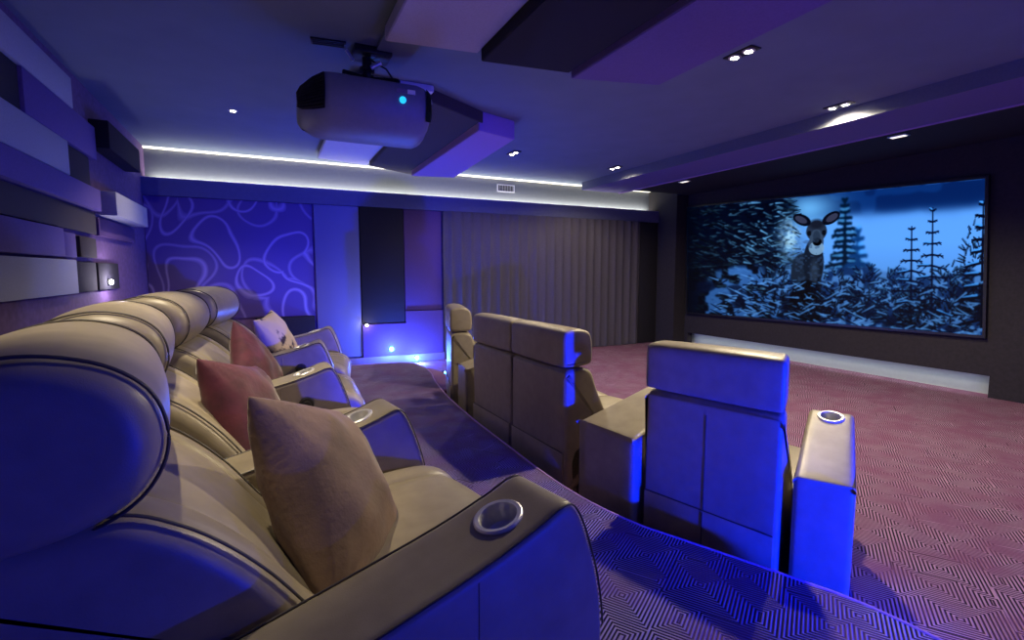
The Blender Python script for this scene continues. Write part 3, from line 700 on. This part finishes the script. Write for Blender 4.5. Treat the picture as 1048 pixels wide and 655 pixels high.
# ------------------------------------------------------------------ cushions on the back row
def pillow_me(name, a, b, T, seed=0, wr=0.006):
    bm = bmesh.new(); n = 34; rnd = random.Random(seed); g = {}
    ph = [rnd.uniform(0, 6.28) for _ in range(12)]
    def P(u, v, s):
        su, sv = math.sin(u * math.pi / 2), math.sin(v * math.pi / 2)
        k = (1 - 0.09 * (1 - sv * sv) * su * su); k2 = (1 - 0.09 * (1 - su * su) * sv * sv)
        x, y = a * su * k, b * sv * k2
        h = T * max(0, (1 - su ** 2)) ** 0.42 * max(0, (1 - sv ** 2)) ** 0.42
        e = 1 - max(abs(su), abs(sv)) ** 3
        w = wr * e * (math.sin(7 * su + 4 * sv + ph[0]) * 0.6 + math.sin(11 * sv - 6 * su + ph[1]) * 0.4 + math.sin(15 * (su * sv) + ph[2]) * 0.4)
        # creases running out of the corners
        c = 0
        for cx in (-1, 1):
            for cy in (-1, 1):
                r = math.hypot(su - cx, sv - cy); an = math.atan2(sv - cy, su - cx); c += math.sin(an * 16 + ph[3 + (cx > 0) + 2 * (cy > 0)]) * math.exp(-(r / 0.6) ** 2) * min(1, r * 4)
        return Vector((x, y, s * max(0, h + (w + wr * 0.8 * c) * min(1, h / (T * 0.3)))))
    for s in (1, -1):
        for i in range(n + 1):
            for j in range(n + 1):
                u, v = 2 * i / n - 1, 2 * j / n - 1; edge = i in (0, n) or j in (0, n)
                if s == -1 and edge: g[(s, i, j)] = g[(1, i, j)]; continue
                g[(s, i, j)] = bm.verts.new(P(u, v, s))
    for s in (1, -1):
        for i in range(n):
            for j in range(n):
                f = [g[(s, i, j)], g[(s, i + 1, j)], g[(s, i + 1, j + 1)], g[(s, i, j + 1)]]
                bm.faces.new(f if s == 1 else f[::-1])
    return finish(bm, name, 70)
def pillow(loc, nrm, roll, a, b, T, m, label, seed):
    o = link('cushion', pillow_me('cushion', a, b, T, seed), M[m]); tag(o, label, 'cushion', 'cushions on the back row')
    q = Vector(nrm).to_track_quat('Z', 'Y'); o.rotation_mode = 'QUATERNION'
    from mathutils import Quaternion
    o.rotation_quaternion = q @ Quaternion((0, 0, 1), roll); o.location = loc
    return o
pillow((0.145, 1.47, -0.62), (0.80, -0.25, 0.42), R(-22), .27, .27, .13, 'velvet_taupe', 'large taupe velvet cushion standing on nearest back-row seat', 1)
pillow((-0.085, 2.38, -0.615), (0.85, -0.25, 0.38), R(-15), .25, .25, .11, 'velvet_red', 'burgundy velvet cushion on second back-row recliner, the larger red one', 2)
pillow((-0.065, 3.36, -0.60), (0.85, -0.2, 0.40), R(35), .24, .24, .10, 'velvet_red', 'dark red velvet cushion on third back-row recliner, pointed corner up', 3)
pillow((0.07, 4.38, -0.565), (0.85, -0.25, 0.40), R(5), .25, .25, .10, 'pattern', 'cream cushion with dark pattern on farthest back-row recliner', 4)

# ------------------------------------------------------------------ projector
def projector():
    t = thing('projector', 'large grey projector hanging from the ceiling on a short bracket', 'projector', (0.725, 4.0, ZC))
    # cross sections along x: (x, y front inset, z inset)
    def section(x, fy, td, bu):
        y0, y1 = 3.74 + fy, 4.30 - fy * 0.4
        pts = [(y0 + .06, 1.372), (y0 + .02, 1.355), (y0, 1.30), (y0, 1.25), (y0 + .008, 1.19), (y0 + .04, 1.12), (y0 + .10, 1.055), (y0 + .19, 1.015), (y0 + .28, 1.0), (y1 - .12, 1.0), (y1 - .03, 1.03), (y1, 1.10), (y1, 1.30), (y1 - .04, 1.372)]
        return [(x - 0.70, y - 4.0, (1.0 + bu) + (z - 1.0) / .372 * (.372 - td - bu) - ZC) for y, z in pts]
    secs = [section(0.235, .17, .13, .10), section(0.26, .14, .085, .05), section(0.33, .07, .03, .01), section(.40, .012, 0, 0), section(.44, 0, 0, 0), section(1.04, 0, 0, 0), section(1.09, .012, .01, 0), section(1.135, .05, .03, .02), section(1.16, .11, .08, .06)]
    bm = bmesh.new(); rg = [[bm.verts.new(p) for p in q] for q in secs]; n = len(rg[0])
    for a, b in zip(rg[:-1], rg[1:]):
        for i in range(n): bm.faces.new((a[i], a[(i + 1) % n], b[(i + 1) % n], b[i]))
    bm.faces.new(rg[0]); bm.faces.new(rg[-1][::-1])
    link('body', finish(bm, 'body', 35), M['proj'], t)
    # dark slatted vent grilles on the chamfered corners of both ends
    def grille(ss, lo, hi, step):
        bm = bmesh.new(); off = Vector((-.010 if ss[0][0][0] < 0 else .010, -.012, 0))
        g = [[bm.verts.new(Vector(q[i]) + off) for i in range(lo, hi)] for q in ss]
        for a, b in zip(g[:-1], g[1:]):
            for i in range(len(a) - 1): bm.faces.new((a[i], a[i + 1], b[i + 1], b[i]))
        bmesh.ops.solidify(bm, geom=bm.faces[:], thickness=-0.012)
        return finish(bm, 'vent_grille')
    gr = link('vent_grille', grille(secs[0:4], 1, 6, 1), M['black'], t)
    link('vent_grille', grille(secs[6:9], 1, 6, 1), M['black'], t)
    for k in range(12):
        f = (k + .5) / 12; P = []
        for q in secs[0:4]:
            c = f * 4; i = 1 + min(int(c), 3); fr = c - int(c); P.append(Vector(q[i]).lerp(Vector(q[i + 1]), fr) + Vector((-.016, -.018, 0)))
        bm = bmesh.new(); tube(bm, P, .0035, 6); link('slat', finish(bm, 'slat', 60), M['plinth'], gr)
    # lens on the screen side
    bm = bmesh.new(); cyl(bm, (0.43, 0.02, -0.45), (0.475, 0.02, -0.45), 0.085, 0.08, 32); link('lens_ring', finish(bm, 'lens_ring', 40), M['black'], t)
    bm = bmesh.new(); cyl(bm, (0.47, 0.02, -0.46), (0.482, 0.02, -0.46), 0.062, 0.05, 32); link('lens', finish(bm, 'lens', 40), M['glass'], t)
    # label strip, sticker and lit badge on the long side
    def lab(name, x0, x1, z0, z1, m, lb):
        o = link(name, box_me(name, x0 - .70, x1 - .70, -0.268, -0.2, z0 - ZC, z1 - ZC), M[m], t); o['label'] = lb
    lab('sticker', 0.955, 1.012, 1.282, 1.312, 'sticker', 'small white sticker'); lab('sticker', .875, .945, 1.282, 1.312, 'skirting', 'small pale grey sticker')
    bm = bmesh.new(); cyl(bm, (0.22, -0.267, 1.235 - ZC), (0.22, -0.20, 1.235 - ZC), 0.024, seg=24); link('badge', finish(bm, 'badge', 40), M['cyan_led'], t)['label'] = 'round glowing cyan badge'
    # bracket
    bm = bmesh.new(); box(bm, -.08, .19, -.10, .12, -.05, -.0, bev=.006); link('ceiling_plate', finish(bm, 'ceiling_plate', 40), M['black'], t)
    bm = bmesh.new(); cyl(bm, (.02, .0, -.06), (.02, .0, -.20), .035, seg=20); cyl(bm, (.02, 0, -.13), (.02, 0, -.155), .055, seg=24)
    link('drop_tube', finish(bm, 'drop_tube', 40), M['black'], t)
    bm = bmesh.new()
    for dx, dy in ((-.19, -.16), (.20, -.15), (-.19, .18), (.20, .18)):
        box_p = [(0.02, 0, -.20), (0.02 + dx, dy, -.235)]; cyl(bm, box_p[0], box_p[1], .014, seg=8); cyl(bm, box_p[1], (0.02 + dx, dy, -.275), .012, seg=10)
    cyl(bm, (.02, 0, -.185), (.02, 0, -.225), .05, .04, 20)
    link('spider_arms', finish(bm, 'spider_arms', 40), M['black'], t)
    bm = bmesh.new(); cyl(bm, (-.13, -.03, -.035), (-.08, -.03, -.10), .012, seg=10); link('bracket_bolt', finish(bm, 'bracket_bolt', 40), M['steel'], t)['label'] = 'bright steel bolt'
    bm = bmesh.new(); cyl(bm, (.04, -.05, -.14), (.11, -.07, -.10), .018, seg=10); link('bracket_bolt', finish(bm, 'bracket_bolt', 40), M['steel'], t)['label'] = 'bright steel bolt'
    bm = bmesh.new(); tube(bm, [(.06, .04, -.05), (.16, -.02, -.12), (.24, .02, -.20), (.30, .05, -.28)], .007, 8); link('cable', finish(bm, 'cable', 60), M['black'], t)
    # little knob on the right end
    bm = bmesh.new(); cyl(bm, (.415, -.18, -.37), (.455, -.20, -.37), .018, seg=16); link('focus_knob', finish(bm, 'focus_knob', 40), M['white'], t)
projector()

# ------------------------------------------------------------------ lamps and small fittings
def bulb_me(r, seg=20, d=0.012):
    bm = bmesh.new(); cyl(bm, (0, 0, 0), (0, 0, -d), r, r * 0.8, seg); return finish(bm, 'bulb', 40)
def ring_me(r0, r1, h=0.008):
    bm = bmesh.new(); seg = 28
    prof = [(r0, 0.0), (r0, -h), (r1, -h * 0.6), (r1, 0.0)]
    rings = [[bm.verts.new((a * math.cos(2 * math.pi * i / seg), a * math.sin(2 * math.pi * i / seg), z)) for i in range(seg)] for a, z in prof]
    for k in range(4):
        ra, rb = rings[k], rings[(k + 1) % 4]
        for i in range(seg): bm.faces.new((ra[i], ra[(i + 1) % seg], rb[(i + 1) % seg], rb[i]))
    return finish(bm, 'trim_ring', 40)
def downlight(x, y, z, label, power, spot=52):
    t = thing('ceiling_spotlight', label, 'spotlight', (x, y, z), 0, 'single ceiling spotlights')
    link('trim_ring', get('tr', lambda: ring_me(.030, .045)), M['steel'], t)
    o = link('bulb', get('bu', lambda: bulb_me(.026)), M['bulb'], t); o.location = (0, 0, 0.004)
    lamp('SPOT', (x, y, z - 0.03), power, WARM, size=0.03, aim=(x, y, z - 3), spot=spot, blend=0.7)
def twin(x, y, z, label, power, aimdx=0.0):
    t = thing('twin_ceiling_spotlight', label, 'spotlight', (x, y, z), 0, 'twin ceiling spotlights')
    def fr():
        bm = bmesh.new(); box(bm, -.055, .055, -.125, .125, -.010, 0.0, bev=.003); return finish(bm, 'housing', 40)
    link('housing', get('th', fr), M['black'], t)
    for s in (-1, 1):
        r = link('trim_ring', get('tr', lambda: ring_me(.030, .045)), M['steel'], t); r.location = (0, s * .062, -.0105)
        o = link('bulb', get('bu', lambda: bulb_me(.026)), M['bulb'], t); o.location = (0, s * .062, -.008)
    lamp('SPOT', (x, y, z - 0.04), power, WARM, size=0.05, aim=(x + aimdx, y, z - 3), spot=158, blend=0.5)
downlight(-0.23, 6.04, ZC, 'single ceiling spotlight above far end of back row', P_DOWN * .5, 120)
downlight(-0.35, 2.9, ZC, 'single ceiling spotlight above middle of back row', P_DOWN)
downlight(-0.38, 1.85, ZC, 'single ceiling spotlight above near end of back row', P_DOWN * .8)
twin(3.24, 2.76, 1.614, 'twin spotlight beside the purple ceiling block, nearest and brightest', P_TWIN * 1.3)
twin(5.09, 3.17, 1.614, 'twin spotlight close to the ceiling beam, nearer the viewer', P_TWIN)
twin(4.95, 6.50, 1.614, 'twin spotlight by far end of the ceiling beam', P_TWIN * .5)
twin(3.11, 6.32, 1.614, 'twin spotlight beside the lilac ceiling block', P_TWIN * .3)
def slot_light(x, y, label):
    t = thing('recessed_light', label, 'spotlight', (x, y, 1.475), 0, 'recessed lights before the screen')
    link('housing', get('sl', lambda: box_me('housing', -.05, .05, -.09, .09, -.010, 0, bev=.003)), M['steel'], t)
    link('bulb', get('slb', lambda: box_me('bulb', -.03, .03, -.07, .07, -.013, -.010)), emis('soft_slot_bulb', (1, .9, .75), 1.5), t)
slot_light(6.28, 3.24, 'small recessed light above the screen, nearer the viewer')
slot_light(6.25, 6.35, 'small recessed light above the screen, by its far end')

def sconce(x, y, z, axis, label, m, color, power, size=0.025, off=0.06):
    """round wall light; axis is the direction it faces"""
    t = thing('wall_light', label, 'wall light', (x, y, z)); a = Vector(axis)
    bm = bmesh.new(); cyl(bm, (0, 0, 0), a * 0.012, 0.035, 0.03, 24); link('housing', finish(bm, 'housing', 40), M['black'], t)
    bm = bmesh.new(); bmesh.ops.create_uvsphere(bm, u_segments=16, v_segments=10, radius=size, matrix=Matrix.Translation(a * 0.022)); link('bulb', finish(bm, 'bulb', 60), M[m], t)
    p = Vector((x, y, z)) + a * off
    lamp('POINT', p, power, color, size=0.02)
bm = bmesh.new(); box(bm, XR + .001, XR + .03, 5.72, 6.42, -.17, .08, bev=.004)
tag(link('light_niche_panel', finish(bm, 'light_niche_panel', 40), M['fab_black']), 'small black panel behind the pale wall light above the back row', 'wall panel')
sconce(XR + .031, 6.0, -.10, (1, 0, 0), 'pale wall light on rear wall above back row headrests', 'pale_bulb', (0.85, 0.75, 1.0), 9.0, 0.022, off=.12)
sconce(2.0, YN, -1.05, (0, 1, 0), 'blue stair light on the near side wall', 'blue_bulb', BLUE, P_BLUE)
lamp('SPOT', (2.0, YN + 0.08, -1.05), P_SPOT, BLUE, size=0.03, aim=(1.85, 1.7, -.85), spot=50, blend=1.0, name='stair_light_beam')
sconce(2.7, YN, 0.05, (0, 1, 0), 'added unseen violet blue fill light high on the near side wall', 'blue_bulb', (0.08, 0.09, 1.0), 60.0)  # unseen fill added to wash the ceiling, projector and wallpaper in blue
sconce(1.37, YW - .071, -.825, (0, -1, 0), 'white wall light on far wall at corner of the black panel', 'pale_bulb', (0.8, 0.8, 1.0), 1.0, 0.02)
sconce(1.74, YW - .071, -1.22, (0, -1, 0), 'left one of two blue stair lights on the far wall', 'blue_bulb', (0.05, 0.12, 1.0), P_STAIR, 0.035, off=.22)
sconce(2.14, YW - .091, -1.385, (0, -1, 0), 'right one of two blue stair lights on the far wall', 'blue_bulb', (0.05, 0.12, 1.0), P_STAIR, 0.035, off=.22)
sconce(2.035, 6.25, -1.33, (1, 0.1, 0), 'small blue light on the riser beside the step', 'blue_bulb', (0.03, 0.12, 1.0), P_STAIR * 1.0, 0.02, off=.12)

# vents
t = thing('air_vent', 'small white air vent in the cove above the curtain', 'vent', (3.90, YW + .249, 1.47))
def ventfr():
    bm = bmesh.new()
    for a in ((-.17, .17, .05, .065), (-.17, .17, -.065, -.05), (-.17, -.15, -.05, .05), (.15, .17, -.05, .05)): box(bm, a[0], a[1], -.012, 0, a[2], a[3])
    return finish(bm, 'frame')
link('frame', ventfr(), M['white'], t)
bm = bmesh.new(); box(bm, -.15, .15, -.004, 0, -.05, .05); link('backing', finish(bm, 'backing'), M['black'], t)
for k in range(9):
    bm = bmesh.new(); box(bm, -.125 + k * .031, -.121 + k * .031, -.010, -.004, -.05, .05); link('louvre', finish(bm, 'louvre'), M['white'], t)
t = thing('air_diffuser', 'dark slot diffuser in the ceiling beside the projector', 'vent', (0.475, 3.98, ZC), R(-7))
link('housing', box_me('housing', -.12, .12, -.05, .05, -.012, 0, bev=.003), M['black'], t)
for k in range(3):
    bm = bmesh.new(); box(bm, -.108, .108, -.034 + k * .028, -.022 + k * .028, -.016, -.012); link('slat', finish(bm, 'slat'), M['plinth'], t)
